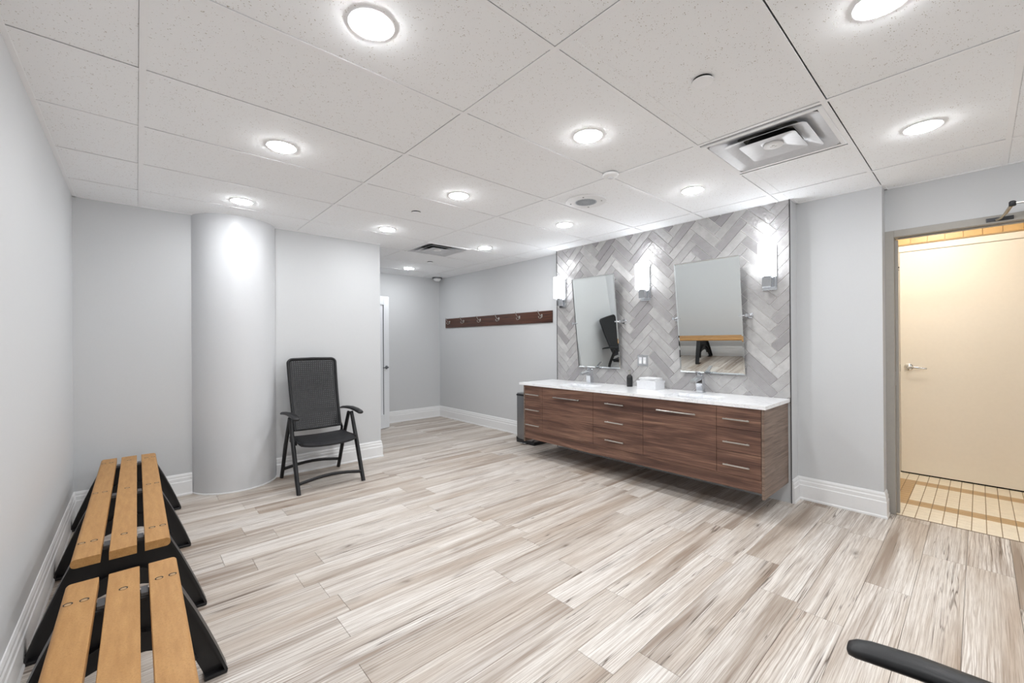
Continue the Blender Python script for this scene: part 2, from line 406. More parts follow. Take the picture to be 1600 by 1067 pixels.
# ------------------------------------------------------------ ceiling: grid and boards
ceil = struct(MB().box(XL-.1, XD+.12, YN-.1, YF+.1, 2.50, 2.55).build('ceiling', 'plenum'))
GX = [.022, 1.220, 2.452, 3.715]; GY = [.491+.61*k for k in range(-5, 11)]
ZT0, ZT1 = 2.4553, 2.4572
def xlim(y):    # open ceiling extent in x at this y
    lo = XL if y < YB else 2.105
    hi = XD if y < .475 else (XP if y < VX else (XV+.012 if y < YC else XR))
    return lo, hi
for gx in GX:
    y1 = YF if gx > 2.105 else YB
    MB().box(gx-.012, gx+.012, YN, y1, ZT0, ZT1).box(gx-.002, gx+.002, YN, y1, ZT1, 2.49).build('main_tee', 'grid', ceil)
for gy in GY:
    lo, hi = xlim(gy)
    xs = [lo]+[g for g in GX if lo < g < hi]+[hi]
    for a, b_ in zip(xs, xs[1:]):
        a2 = a+.0125 if a in GX else a; b2 = b_-.0125 if b_ in GX else b_
        MB().box(a2, b2, gy-.012, gy+.012, ZT0, ZT1).box(a2, b2, gy-.002, gy+.002, ZT1, 2.49).build('cross_tee', 'grid', ceil)
MB().box(3.09, 3.114, .503, 1.089, ZT0, ZT1).build('cross_tee', 'grid', ceil)
MB().box(3.07, 3.094, 4.163, 4.749, ZT0, ZT1).build('cross_tee', 'grid', ceil)
def board(x0, x1, y0, y1):
    if x1-x0 < .03 or y1-y0 < .03: return
    k = ('b', round(x1-x0, 3), round(y1-y0, 3))
    if k not in meshes:
        me = MB().box(0, x1-x0, 0, y1-y0, 0, .016, .0015).mesh('ceiling_tile'); me.materials.append(M['board']); meshes[k] = me
    link('ceiling_tile', meshes[k], ceil, (x0, y0, 2.4575+random.uniform(0, .0012)))
allY = [YN]+GY+[YF]
for j, (ya, yb) in enumerate(zip(allY, allY[1:])):
    if yb-ya < .04: continue
    # split rows that straddle a jog in the walls
    cuts = [ya]+[c for c in (.475, VX, YC, YB) if ya+.01 < c < yb-.01]+[yb]
    for a, b_ in zip(cuts, cuts[1:]):
        lo, hi = xlim((a+b_)/2)
        xs = [lo]+[g for g in GX if lo+.03 < g < hi-.03]+[hi]
        for p, q in zip(xs, xs[1:]):
            p2 = p+.004 if p in GX else p; q2 = q-.0126 if q in GX else q
            a2 = a+.004 if a in GY else a; b2 = b_-.0126 if b_ in GY else b_
            if abs(p-GX[2]) < .01 and .48 < (a+b_)/2 < 1.11: p2 = 3.116          # supply vent takes the rest of this bay
            if abs(p-GX[2]) < .01 and 4.15 < (a+b_)/2 < 4.77: p2 = 3.096
            board(p2, q2, a2, b2)
# white wall angle round the ceiling
wa = [(XL, XL+.02, YN, YB), (XL, 2.105, YB-.02, YB), (2.105, XR, YF-.02, YF), (XR-.02, XR, YC, YF), (XV+.0, XV+.012, VX, YC),
      (XP-.02, XP, .475, VX), (XV, XP, VX-.018, VX), (XD-.02, XD, YN, .475), (XP, XD, .457, .475)]
for i, b_ in enumerate(wa): struct(MB().box(*b_, ZT0-.001, ZT0+.003).box(*[(b_[k]) for k in range(4)], ZT0+.003, 2.47).build('trim_%d' % (i+2), 'grid'))

# ------------------------------------------------------------ baseboards
PROF = [(0, 0), (.022, 0), (.022, .012), (.017, .02), (.017, .118), (.013, .124), (.013, .150), (.009, .158), (.009, .172), (.004, .186), (0, .187)]
def baseboard(side, pts, n):
    # pts: path on the floor; n: +1 the room lies left of the direction of travel, -1 right
    P = [Vector(p+(0,)) for p in pts]; vs = []; fs = []; k = len(PROF)
    for i, p in enumerate(P):
        d0 = (P[i]-P[i-1]).normalized() if i else (P[1]-P[0]).normalized()
        d1 = (P[i+1]-P[i]).normalized() if i < len(P)-1 else d0
        n0 = Vector((-d0.y, d0.x, 0))*n; n1 = Vector((-d1.y, d1.x, 0))*n
        mn = (n0+n1).normalized(); mn = mn/max(.3, mn.dot(n0))
        for r, h in PROF: vs.append((p.x+mn.x*r, p.y+mn.y*r, h))
    for i in range(len(P)-1):
        for j in range(k-1): fs.append((i*k+j, i*k+j+1, (i+1)*k+j+1, (i+1)*k+j))
    fs += [tuple(range(k)), tuple(range((len(P)-1)*k, len(P)*k))[::-1]]
    return struct(MB().add(vs, fs).build('baseboard_'+side, 'white'))
baseboard('left', [(XL, YN), (XL, YB), (.36, YB)], -1)
baseboard('back', [(1.02, YB), (2.105, YB), (2.105, 4.93)], -1)
baseboard('far', [(2.105, 5.88), (2.105, YF), (XR, YF), (XR, YC+.005)], -1)
baseboard('pier', [(XV+.008, VX), (XP, VX), (XP, .475), (XD-.03, .475)], -1)
baseboard('front', [(XD, -.68), (XD, YN), (XL, YN)], -1)

# ------------------------------------------------------------ herringbone feature wall
MB().box(3.936, 3.941, VX+.004, YC-.001, .80, H).build('grout_bed', 'grout', wv_)
def clip(poly, ax, lim, keep_less):
    out = []
    for i in range(len(poly)):
        p, q = poly[i], poly[(i+1) % len(poly)]
        ip = (p[ax] <= lim) == keep_less; iq = (q[ax] <= lim) == keep_less
        if ip: out.append(p)
        if ip != iq:
            t = (lim-p[ax])/(q[ax]-p[ax]); out.append((p[0]+(q[0]-p[0])*t, p[1]+(q[1]-p[1])*t))
    return out
TL, TW, R2 = .3150, .0790, math.sqrt(2); G = .0042
zp = (4*TW+TL)/R2; oz = 1.331-zp; os_ = -2.22+TL/R2
s0, s1, z0_, z1_ = -(YC-.002), -(VX+.005), .81, H-.004
for i in range(-14, 22):
    for j in range(-8, 9):
        for kind in (0, 1):
            ox, oy = TW*i+TL*j, TW*i-TL*j
            g = G/2
            rc = [(ox+g, oy+g), (ox+TL-g, oy+g), (ox+TL-g, oy+TW-g), (ox+g, oy+TW-g)] if kind == 0 else \
                 [(ox+g, oy+TW+g), (ox+TW-g, oy+TW+g), (ox+TW-g, oy+TW+TL-g), (ox+g, oy+TW+TL-g)]
            poly = [((x-y)/R2+os_, (x+y)/R2+oz) for x, y in rc]
            for ax, lim, kl in ((0, s0, False), (0, s1, True), (1, z0_, False), (1, z1_, True)):
                if poly: poly = clip(poly, ax, lim, kl)
            if len(poly) < 3: continue
            area = abs(sum(poly[a][0]*poly[(a+1) % len(poly)][1]-poly[(a+1) % len(poly)][0]*poly[a][1] for a in range(len(poly))))/2
            if area < .0006: continue
            cx = sum(p[0] for p in poly)/len(poly); cz = sum(p[1] for p in poly)/len(poly)
            # chamfered face, faintly uneven
            def shr(p, k): 
                d = Vector((cx-p[0], cz-p[1])); L_ = d.length; return (p[0]+d.x/L_*k, p[1]+d.y/L_*k)
            tl = [random.uniform(-.0006, .0006) for _ in range(3)]
            def dep(p): return tl[0]+tl[1]*(p[0]-cx)*6+tl[2]*(p[1]-cz)*6
            n = len(poly); inner = [shr(p, .0022) for p in poly]
            vs = [(.0065, -(p[0]-cx), p[1]-cz) for p in poly]+[(.0018, -(p[0]-cx), p[1]-cz) for p in poly]+[(dep(p), -(p[0]-cx), p[1]-cz) for p in inner]
            fs = [tuple(range(2*n, 3*n))]+[(a, (a+1) % n, (a+1) % n+n, a+n) for a in range(n)]+[(a+n, (a+1) % n+n, (a+1) % n+2*n, a+2*n) for a in range(n)]
            MB().add(vs, fs).build('tile', 'glaze', wv_, (XV, -cx, cz))
struct(MB().box(3.927, 3.941, VX, VX+.004, 0, H).build('trim_12', 'darkmetal'))
struct(MB().box(3.927, 3.941, YC-.001, YC+.003, 0, H).build('trim_13', 'darkmetal'))
MB().box(3.9335, 3.941, VX+.004, YC-.001, 0, .80).build('lower_panel', 'wall', wv_)

# ------------------------------------------------------------ doors
# white shaker door standing open in the rear passage (hinged on the passage wall)
hx, hy = 2.14, 5.83; ang = math.atan2(6.12-hy, 2.92-hx); dw = math.hypot(6.12-hy, 2.92-hx)
d1 = sroot('door_1', (hx, hy, 0)); d1.rotation_euler = (0, 0, ang)
T = .038
MB().box(0, .11, 0, T, .01, 2.03, .002).build('stile', 'whitedoor', d1)
MB().box(dw-.11, dw, 0, T, .01, 2.03, .002).build('stile', 'whitedoor', d1)
MB().box(.11, dw-.11, 0, T, 1.90, 2.03, .002).build('rail', 'whitedoor', d1)
MB().box(.11, dw-.11, 0, T, .01, .22, .002).build('rail', 'whitedoor', d1)
MB().box(.112, dw-.112, .013, T-.013, .22, 1.90).build('panel', 'whitedoor', d1)
gm = MB()
for a, b_, c, d in ((.1105, .115, .22, 1.90), (dw-.115, dw-.1105, .22, 1.90)): gm.box(a, b_, .004, .013, c, d)
gm.build('panel_moulding', 'alu', d1)
hd = MB().lathe([(.026, 0), (.026, -.008), (.012, -.012), (.012, -.04)], (dw-.062, 0, .94), 'y', 18).build('handle', 'alu', d1, smooth=40)
MB().tube([(dw-.062, -.045, .94), (dw-.11, -.047, .94), (dw-.17, -.04, .938)], (.008, .006), 8).build('lever', 'alu', hd, smooth=40)
MB().box(dw-.001, dw+.001, .010, .028, .90, .98).build('latch_plate', 'alu', d1)
cs = MB()
for a in (4.915, 5.83): cs.box(2.105, 2.12, a, a+.065, 0, 2.06, .002)
cs.box(2.105, 2.12, 4.915, 5.895, 2.06, 2.125, .002)
struct(cs.build('trim_14', 'white'))
# grey pressed-metal frame of the doorway on the right
d2 = sroot('door_2')
MB().box(XD-.006, 4.376, .424, .476, 0, 2.136, .002).build('jamb', 'frame', d2)
MB().box(4.30, 4.34, .408, .424, 0, 2.071, .001).build('stop', 'frame', d2)
MB().box(XD-.006, 4.376, -.62, -.568, 0, 2.136, .002).build('jamb', 'frame', d2)
MB().box(XD-.006, 4.376, -.568, .424, 2.086, 2.136, .002).build('head', 'frame', d2)
MB().box(4.30, 4.34, -.568, .408, 2.078, 2.086, .001).build('head_stop', 'frame', d2)
MB().box(4.262, 4.290, .4215, .424, .97, 1.075, .0008).build('strike_plate', 'nickel', d2)
MB().lathe([(.006, 0), (.006, -.004)], (4.32, .4075, 1.865), 'y', 10).lathe([(.004, 0), (.004, -.003)], (4.32, .4075, 1.845), 'y', 10).build('screw_hole_disc', 'dark', d2)
# cream door across the shower room
d3 = sroot('door_3')
MB().box(XS-.012, XS+.10, .528, .585, 0, 2.24, .002).build('jamb', 'cream', d3)
MB().box(XS-.012, XS+.10, -.46, -.403, 0, 2.24, .002).build('jamb', 'cream', d3)
MB().box(XS-.012, XS+.10, -.403, .528, 2.182, 2.24, .002).build('head', 'cream', d3)
MB().box(XS-.004, XS+.04, -.400, .525, .012, 2.178, .002).build('leaf', 'cream', d3)
MB().box(XS+.0, XS+.1, -.403, .528, 0, .010).build('threshold', 'dark', d3)
MB().box(XS-.0045, XS+.002, .5255, .5275, 1.0, 1.07).build('latch_plate', 'alu', d3)
h3 = MB().lathe([(.034, 0), (.034, -.008), (.028, -.014), (.013, -.016), (.013, -.05)], (XS-.004, .463, 1.047), 'x', 24).build('handle', 'chrome', d3, smooth=40)
MB().tube([(XS-.052, .463, 1.047), (XS-.058, .44, 1.047), (XS-.055, .36, 1.040), (XS-.045, .335, 1.037)], [(.010, .009), (.010, .007), (.009, .006), (.007, .006)], 10).build('lever', 'chrome', h3, smooth=50)

# door closer on the doorway head
dc = thing('door_closer', 'chrome folding arm of a door closer fixed to the grey door head', 'door closer', (XD-.006, -.10, 2.108))
MB().box(-.006, 0, -.055, .065, -.012, .012, .001).build('bracket', 'darkmetal', dc)
MB().tube([(-.006, .02, -.004), (-.03, -.0, 0), (-.075, -.02, .02)], .007, 8).tube([(-.075, -.02, .02), (-.13, -.04, .05)], .010, 8).build('forearm', 'nickel', dc, smooth=40)
MB().lathe([(.014, -.014), (.016, -.01), (.016, .012), (.010, .018)], (-.14, -.045, .058), 'z', 14).build('elbow_joint', 'darkmetal', dc, smooth=40)
MB().bar((-.14, -.045, .060), (-.02, -.47, .062), .022, .006).build('main_arm', 'nickel', dc)

# ------------------------------------------------------------ ceiling fittings
def downlight(x, y, label):
    t = thing('downlight', label, 'ceiling light', (x, y, H), 0, 'round recessed downlights')
    return t
LP = [((.63, 1.447), 'large lit downlight nearest the upper left of the photo'),
      ((.63, 2.694), 'lit downlight, second in the row running from the camera to the column'),
      ((.63, 3.937), 'small lit downlight on the ceiling just in front of the round column'),
      ((1.868, 1.442), 'lit downlight in the middle of the ceiling, near the tall board with the sprinkler cap'),
      ((1.868, 2.695), 'lit downlight above the middle of the room, beyond the central one'),
      ((1.877, 3.961), 'lit downlight at the edge of the wall block behind the folding chair'),
      ((1.877, .213), 'lit downlight cut by the top edge of the photo'),
      ((3.147, .195), 'lit downlight in front of the doorway to the shower room'),
      ((3.138, 1.442), 'lit downlight above the near half of the vanity, beside the large vent'),
      ((3.111, 2.693), 'lit downlight above the far half of the vanity, beyond the round speaker'),
      ((3.137, 3.976), 'lit downlight just past the vanity in front of the coat hooks'),
      ((3.108, 5.822), 'lit downlight in the rear passage by the far wall'),
      ((.63, .2), 'lit downlight above the camera, out of view'),
      ((.63, -1.05), 'lit downlight behind the camera on the left'),
      ((1.87, -1.05), 'lit downlight behind the camera in the middle'),
      ((3.13, -1.05), 'lit downlight behind the camera on the right')]
dl0 = None
for (x, y), lb in LP:
    if dl0 is None:
        dl0 = downlight(x, y, lb)
        MB().lathe([(.0725, -.005), (.079, -.005), (.082, -.002), (.082, .002)], n=36).build('trim_ring', 'grid', dl0, smooth=40)
        MB().lathe([(.073, -.0045), (.067, -.009), (.050, -.013), (.028, -.0155), (0, -.0162)], n=36).build('lens', 'led', dl0, smooth=60)
    else: copy_tree(dl0, (x, y, H), label=lb)
# concealed sprinkler caps
sp0 = thing('sprinkler_cap', 'flat white sprinkler cap near the top of the photo, left of the large vent', 'sprinkler', (1.845, .80, H), 0, 'concealed sprinkler caps')
MB().lathe([(.039, .006), (.039, -.007)], n=24).build('gap_shade_ring', 'dark', sp0)  # black ring paints the shade between cover and ceiling
MB().lathe([(.040, -.008), (.043, -.009), (.043, -.0125), (.036, -.0135)], n=28).build('cover', 'grid', sp0, smooth=30)
copy_tree(sp0, (1.82, 3.275, H), label='flat white sprinkler cap in mid ceiling between two downlights')
copy_tree(sp0, (3.09, 5.171, H), label='small dark-looking sprinkler cap beyond the far vent')
sm = thing('smoke_detector', 'small round white smoke detector at a crossing of the ceiling grid', 'detector', (2.40, 1.665, ZT0))
MB().lathe([(.030, 0), (.030, -.006)], n=20).build('gap_shade_ring', 'dark', sm)  # shade behind the cover, as a black ring
MB().lathe([(.052, -.004), (.054, -.010), (.050, -.020), (.034, -.026), (.018, -.028), (0, -.028)], n=30).build('cover', 'white', sm, smooth=35)
MB().lathe([(.020, -.0275), (.017, -.034), (.006, -.036), (0, -.036)], n=20).build('sensor', 'boxwhite', sm, smooth=40)
sk = thing('ceiling_speaker', 'round white ceiling speaker with a grey perforated centre above the vanity', 'speaker', (2.72, 2.125, H))
MB().lathe([(.155, .002), (.163, -.004), (.160, -.010), (.090, -.013), (.086, -.010)], n=48).build('rim', 'white', sk, smooth=35)
MB().lathe([(.088, -.006), (.088, -.011), (0, -.0125)], n=36).build('grille', 'grille', sk)
for k in range(4): MB().lathe([(.006, -.0105), (.006, -.014)], (.125*math.cos(.5+k*pi/2), .125*math.sin(.5+k*pi/2), 0), n=8).build('screw', 'alu', sk)
hm = MB()
for a in range(-7, 8):
    for c in range(-7, 8):
        if a*a+c*c < 55: hm.box(a*.0105-.0022, a*.0105+.0022, c*.0105-.0022, c*.0105+.0022, -.0128, -.0115)
o = hm.build('perforations', 'alu', sk); o['kind'] = 'stuff'
# corner dome
dm = thing('corner_sensor', 'small grey dome sensor under the ceiling in the far right corner', 'sensor', (3.93, 6.34, ZT0))
MB().lathe([(.085, 0), (.085, -.018), (.07, -.022)], n=28).build('base', 'alu', dm, smooth=35)
MB().lathe([(.068, -.022), (.060, -.045), (.035, -.062), (0, -.068)], n=28).build('dome', 'white', dm, smooth=60)

# square diffusers
def frustum(mb, a0, z0, a1, z1, t=.0015):
    """thin square cone between half-sizes a0 at z0 and a1 at z1, open both ends, rounded corners"""
    def ring(a, z, dz=0):
        r = a*.16; pts = []
        for cx, cy, st_ in ((a-r, a-r, 0), (-(a-r), a-r, 1), (-(a-r), -(a-r), 2), (a-r, -(a-r), 3)):
            for k in range(4): th = st_*pi/2+k*pi/6; pts.append((cx+r*math.cos(th), cy+r*math.sin(th), z+dz))
        return pts
    A, B, C, D = ring(a0, z0), ring(a1, z1), ring(a1, z1, t), ring(a0, z0, t); n = 16
    fs = []
    for r, s_ in ((0, 1), (1, 2), (2, 3), (3, 0)):
        for k in range(n): fs.append((r*n+k, r*n+(k+1) % n, s_*n+(k+1) % n, s_*n+k))
    return mb.add(A+B+C+D, fs)
def vent(x, y, label, a=.292):
    t = thing('ceiling_vent', label, 'vent', (x, y, H-.003), 0, 'square supply diffusers')
    mb = MB(); w = .022
    mb.box(-a, a, -a, -a+w, -.004, .006).box(-a, a, a-w, a, -.004, .006).box(-a, -a+w, -a+w, a-w, -.004, .006).box(a-w, a, -a+w, a-w, -.004, .006)
    mb.build('frame', 'grid', t)
    frustum(MB(), a-w, -.002, .15, .036).build('outer_cone', 'ventmetal', t, smooth=50)
    MB().box(-.27, .27, -.27, .27, .0375, .039).build('backing', 'plenum', t)
    MB().lathe([(.13, .0372), (.13, .0368)], n=32).build('throat_shade_disc', 'dark', t)  # flat black disc paints the shade of an open duct neck
    frustum(MB(), .205, -.007, .125, .026).build('middle_cone', 'ventmetal', t, smooth=50)
    mb = frustum(MB(), .142, -.011, .055, .006)
    mb.box(-.06, .06, -.06, .06, .006, .0075); mb.build('inner_cone', 'ventmetal', t, smooth=50)
    MB().lathe([(.052, .004), (.05, -.004), (.046, -.006), (.018, -.006), (.016, -.003), (.010, -.003), (.008, -.007), (0, -.007)], n=30).build('centre_disc', 'white', t, smooth=35)
    return t
v1 = vent(2.772, .796, 'large square glossy vent in the ceiling near the doorway')
v2 = copy_tree(v1, (2.762, 4.456, H-.003), label='distant square ceiling vent with dark slots near the rear passage')

# ------------------------------------------------------------ vanity
XF = 3.36
van = thing('vanity_cabinet', 'wall-hung dark walnut vanity cabinet with bar handles under the white counter', 'cabinet', (XF, 1.035, .17))
def L(x, y, z): return (x-XF, y-1.035, z-.17)
def vb(x0, x1, y0, y1, z0, z1, c=0): 
    a, b_ = L(x0, y0, z0), L(x1, y1, z1); return MB().box(a[0], b_[0], a[1], b_[1], a[2], b_[2], c)
vb(XF, 3.925, 1.035, 1.054, .165, .817, .0012).build('side_panel', 'walnut_end', van, label='greyish brown end panel facing the doorway')
vb(XF, 3.925, 3.533, 3.552, .165, .817, .0012).build('side_panel', 'walnut_end', van)
vb(XF+.02, 3.92, 1.054, 3.533, .225, .245).build('bottom_panel', 'walnut', van)
vb(XF+.0195, XF+.035, 1.054, 3.533, .245, .812).build('inner_frame', 'walnut', van)
vb(3.905, 3.92, 1.054, 3.533, .245, .812).build('back_panel', 'walnut', van)
vb(XF+.002, XF+.02, 1.0555, 3.5315, .205, .297, .001).build('bottom_rail', 'walnut', van)
def front(name, y0, y1, z0, z1, hy0, hy1, hz):
    g = .0013
    o = vb(XF+.001, XF+.0195, y0+g, y1-g, z0+g, z1-g, .001).build(name, 'walnut', van)
    a, b_ = L(XF-.024, hy0, hz), L(XF-.024, hy1, hz)
    mb = MB().box(a[0]-.004, a[0]+.004, a[1], b_[1], a[2]-.005, a[2]+.005, .001)
    for yy in (hy0+.02, hy1-.02): q = L(XF, yy, hz); mb.box(q[0]-.022, q[0]+.002, q[1]-.004, q[1]+.004, q[2]-.004, q[2]+.004)
    mb.build('handle', 'nickel', o)
for z0, z1, hz in ((.650, .815, .722), (.475, .650, .548), (.298, .475, .375)):
    front('drawer', 1.0555, 1.370, z0, z1, 1.127, 1.315, hz)
    front('drawer', 2.007, 2.556, z0, z1, 2.195, 2.400, hz)
    front('drawer', 3.250, 3.5315, z0, z1, 3.285, 3.50, hz-.006)
front('door', 1.370, 2.007, .298, .815, 1.525, 1.865, .722)
front('door', 2.556, 3.250, .298, .815, 2.715, 3.072, .717)
# counter with two undermount basins
cy0, cy1, cx0, cz0, cz1 = 1.022, 3.612, 3.345, .817, .843
ct = thing('countertop', 'long white veined quartz countertop with two undermount basins', 'countertop', (cx0, cy0, cz0))
mb = MB(); B = [(1.435, 1.845), (2.685, 3.095)]; bx0, bx1 = 3.44, 3.70
def cb(x0, x1, y0, y1): mb.box(x0-cx0, x1-cx0, y0-cy0, y1-cy0, 0, cz1-cz0)
cb(cx0, bx0, cy0, cy1); cb(bx1, 3.928, cy0, cy1)
for a, b_ in ((cy0, B[0][0]), (B[0][1], B[1][0]), (B[1][1], cy1)): cb(bx0, bx1, a, b_)
mb.build('slab', 'quartz', ct)
for a, b_ in B:
    q = MB(); x0, x1, y0, y1 = bx0-.006-cx0, bx1+.006-cx0, a-.006-cy0, b_+.006-cy0; d = -.13; t_ = .008
    q.box(x0-t_, x0, y0-t_, y1+t_, d, -.0005).box(x1, x1+t_, y0-t_, y1+t_, d, -.0005).box(x0, x1, y0-t_, y0, d, -.0005).box(x0, x1, y1, y1+t_, d, -.0005).box(x0-t_, x1+t_, y0-t_, y1+t_, d-t_, d)
    bs = q.build('basin', 'porcelain', ct)
    MB().lathe([(.022, d+.0002), (.022, d+.003), (.012, d+.001)], ((x0+x1)/2, (y0+y1)/2, 0), n=18).build('drain', 'chrome', bs, smooth=40)
# faucets: square column, forward spout, side lever
def faucet(y, label):
    t = thing('faucet', label, 'faucet', (3.835, y, cz1+.0005), 0, 'single-lever basin faucets')
    MB().box(-.027, .027, -.027, .027, 0, .005, .0015).build('base_plate', 'chrome', t)
    MB().prism([(-.022, .005), (.024, .005), (.020, .112), (-.030, .112), (-.026, .098)], None, -.021, .021, 'y').build('body', 'chrome', t)
    MB().prism([(-.125, .078), (-.02, .094), (-.02, .112), (-.125, .092)], None, -.018, .018, 'y').build('spout', 'chrome', t)
    MB().box(-.020, .018, -.018, .018, .114, .126, .003).build('lever_base', 'chrome', t)
    MB().prism([(.018, .118), (-.012, .128), (-.012, .133), (.020, .126)], None, -.017, .017, 'y').bar((.0, 0, .130), (-.065, .0, .152), .024, .006).build('lever', 'chrome', t)
    return t
FS = 1.3
f1_ = faucet(1.70, 'chrome square faucet below the mirror nearer the doorway')
for o_ in f1_.children:
    o_.data.transform(Matrix.Scale(FS, 4))
copy_tree(f1_, (3.835, 2.955, cz1+.0005), label='chrome square faucet below the mirror nearer the coat hooks')
# soap bottle
sb = thing('soap_dispenser', 'small black pump soap bottle on the counter beside the white box', 'soap bottle', (3.835, 2.44, cz1+.0005))
MB().lathe([(.027, 0), (.030, .004), (.031, .09), (.028, .108), (.014, .122), (.012, .128)], n=24).build('bottle', 'black', sb, smooth=40)
MB().lathe([(.014, .127), (.014, .142), (.006, .143), (.006, .162), (.012, .163), (.012, .174), (0, .175)], n=16).bar((0, 0, .169), (-.046, 0, .165), .012, .010).build('pump', 'nickel', sb, smooth=40)
# tissue box + folded towels
tb = thing('storage_box', 'white rectangular box on the counter between the two faucets', 'box', (3.80, 2.18, cz1+.0005))
w_ = MB(); a_, l_, h_ = .088, .10, .082
for z0, z1, e in ((0, h_-.018, 0), (h_-.018, h_, .004)):
    w_.box(-a_-e, -a_-e+.006, -l_-e, l_+e, z0, z1).box(a_+e-.006, a_+e, -l_-e, l_+e, z0, z1).box(-a_-e+.006, a_+e-.006, -l_-e, -l_-e+.006, z0, z1).box(-a_-e+.006, a_+e-.006, l_+e-.006, l_+e, z0, z1)
w_.box(-a_+.007, a_-.007, -l_+.007, l_-.007, .001, .058).build('body', 'boxwhite', tb)
for i, (dz, dx, dy, rz_) in enumerate(((.060, .0, .0, .02), (.078, .004, -.004, .03), (.096, .006, .004, -.04))):
    tw = thing('hand_towel', ['lowest folded white paper towel, down inside the white box', 'middle folded white paper towel, level with the rim of the box', 'topmost folded white paper towel, standing proud of the white box'][i], 'towel', (3.80+dx, 2.18+dy, cz1+dz), rz_, 'folded towels in the box')
    q = MB(); ww, ll = .076, .088
    for k in range(2):
        z = k*.0085; pr = []
        q.box(-ww+k*.003, ww, -ll, ll-k*.004, z, z+.0078, .003)
    q.build('folds', 'paper', tw, smooth=50)
# outlets
ol = thing('wall_outlet', 'chrome double plate with two white rocker outlets on the herringbone tiles', 'outlet', (XV-.0008, 2.342, 1.115))
MB().box(-.006, 0, -.060, .060, -.058, .058, .0015).build('cover_plate', 'chrome', ol)
for s_ in (-.024, .024):
    r_ = MB().box(-.0085, -.006, s_-.0165, s_+.0165, -.034, .034, .001).build('receptacle', 'boxwhite', ol)
    MB().box(-.0098, -.0085, s_-.012, s_+.012, -.026, .0).build('rocker', 'white', r_)

# ------------------------------------------------------------ tilting mirrors
def mirror(y, label):
    t = thing('mirror', label, 'mirror', (XV, y, 1.53), 0, 'tilting frameless vanity mirrors')
    piv = bpy.data.objects.new('glass', None)
    th = math.radians(6.8); hw, hh_ = .2885, .515; px = -.085
    # glass plate built tilted about its pivot: top leans into the room
    def pt(u, v_, d): # u along y, v up the plate, d toward the wall
        return (px - v_*math.sin(th)+d*math.cos(th), u, v_*math.cos(th)+d*math.sin(th))
    bv = .012
    vs = [pt(u, v_, 0) for u, v_ in ((-hw+bv, -hh_+bv), (hw-bv, -hh_+bv), (hw-bv, hh_-bv), (-hw+bv, hh_-bv))]
    vs += [pt(u, v_, .0012) for u, v_ in ((-hw, -hh_), (hw, -hh_), (hw, hh_), (-hw, hh_))]
    vs += [pt(u, v_, .006) for u, v_ in ((-hw, -hh_), (hw, -hh_), (hw, hh_), (-hw, hh_))]
    fs = [(0, 1, 2, 3)]+[(a, (a+1) % 4, (a+1) % 4+4, a+4) for a in range(4)]+[(a+4, (a+1) % 4+4, (a+1) % 4+8, a+8) for a in range(4)]+[(8, 9, 10, 11)]
    MB().add(vs, fs).build('glass', 'mirror', t)
    q = MB(); c8 = [pt(u, v_, d) for d in (.0065, .014) for u, v_ in ((-hw+.03, -hh_+.04), (hw-.03, -hh_+.04), (hw-.03, hh_-.04), (-hw+.03, hh_-.04))]
    q.add(c8, [(0, 1, 2, 3), (4, 5, 6, 7), (0, 1, 5, 4), (1, 2, 6, 5), (2, 3, 7, 6), (3, 0, 4, 7)]).build('backing', 'alu', t)
    for s_ in (-1, 1):
        p = MB().box(-.008, -.001, s_*.325-.022, s_*.325+.022, -.022, .022, .003)
        p.tube([(-.006, s_*.325, 0), (-.05, s_*.325, 0), (px, s_*.325, 0)], [.014, .010, .012], 12).lathe([(.013, -.013), (.013, .013)], (px, s_*.325, 0), 'z', 12)
        p.tube([(px, s_*.325, 0), (px, s_*.262, 0)], .0055, 10).build('bracket', 'chrome', t, smooth=40)
        MB().box(px-.006, px-.0005, s_*.272-.012, s_*.272+.012, -.006, .006, .0012).build('clip', 'chrome', t)
    return t
mr = mirror(1.636, 'tilted frameless mirror nearer the doorway, reflecting the wooden bench')
copy_tree(mr, (XV, 2.885, 1.53), label='tilted frameless mirror nearer the coat hooks, reflecting the black chair')

# ------------------------------------------------------------ sconces
def sconce(y, label):
    t = thing('wall_sconce', label, 'wall lamp', (XV-.0008, y, 1.735), 0, 'lit sconces beside the mirrors')
    MB().box(-.012, 0, -.055, .055, 0, .365, .002).build('backplate', 'chrome', t)
    MB().box(-.030, -.012, -.050, .050, .02, .35, .002).build('inner_plate', 'chrome', t)
    MB().box(-.088, -.030, -.034, .034, .018, .100, .003).build('arm', 'chrome', t)
    MB().lathe([(.03, .100), (.036, .104), (.036, .110)], (-.070, 0, 0), n=24).build('holder', 'chrome', t, smooth=40)
    pts = [(-.030, -.055), (-.030, .055)]+[(-.112-.020*math.cos(a), .055*math.sin(a)*1.0) for a in [pi/2-k*pi/10 for k in range(11)]]
    n = len(pts); cx = sum(p[0] for p in pts)/n
    inn = [(cx+(p[0]-cx)*.90, p[1]*.92) for p in pts]
    vs = [(p[0], p[1], z) for z, P_ in ((.112, pts), (.372, pts), (.372, inn), (.118, inn)) for p in P_]
    fs = [tuple(range(n))[::-1], tuple(range(3*n, 4*n))]+[(r*n+k, r*n+(k+1) % n, (r+1)*n+(k+1) % n, (r+1)*n+k) for r in range(3) for k in range(n)]
    MB().add(vs, fs).build('glass_shade', 'shade', t, smooth=35)
    MB().lathe([(.014, .12), (.014, .19), (.026, .24), (.034, .285), (.028, .325), (0, .338)], (-.074, 0, 0), n=18).build('bulb', 'bulb', t, smooth=50)
    return t
s_ = sconce(1.160, 'lit white glass sconce nearest the doorway, right of both mirrors')
copy_tree(s_, (XV-.0008, 2.300, 1.735), label='lit white glass sconce between the two mirrors')
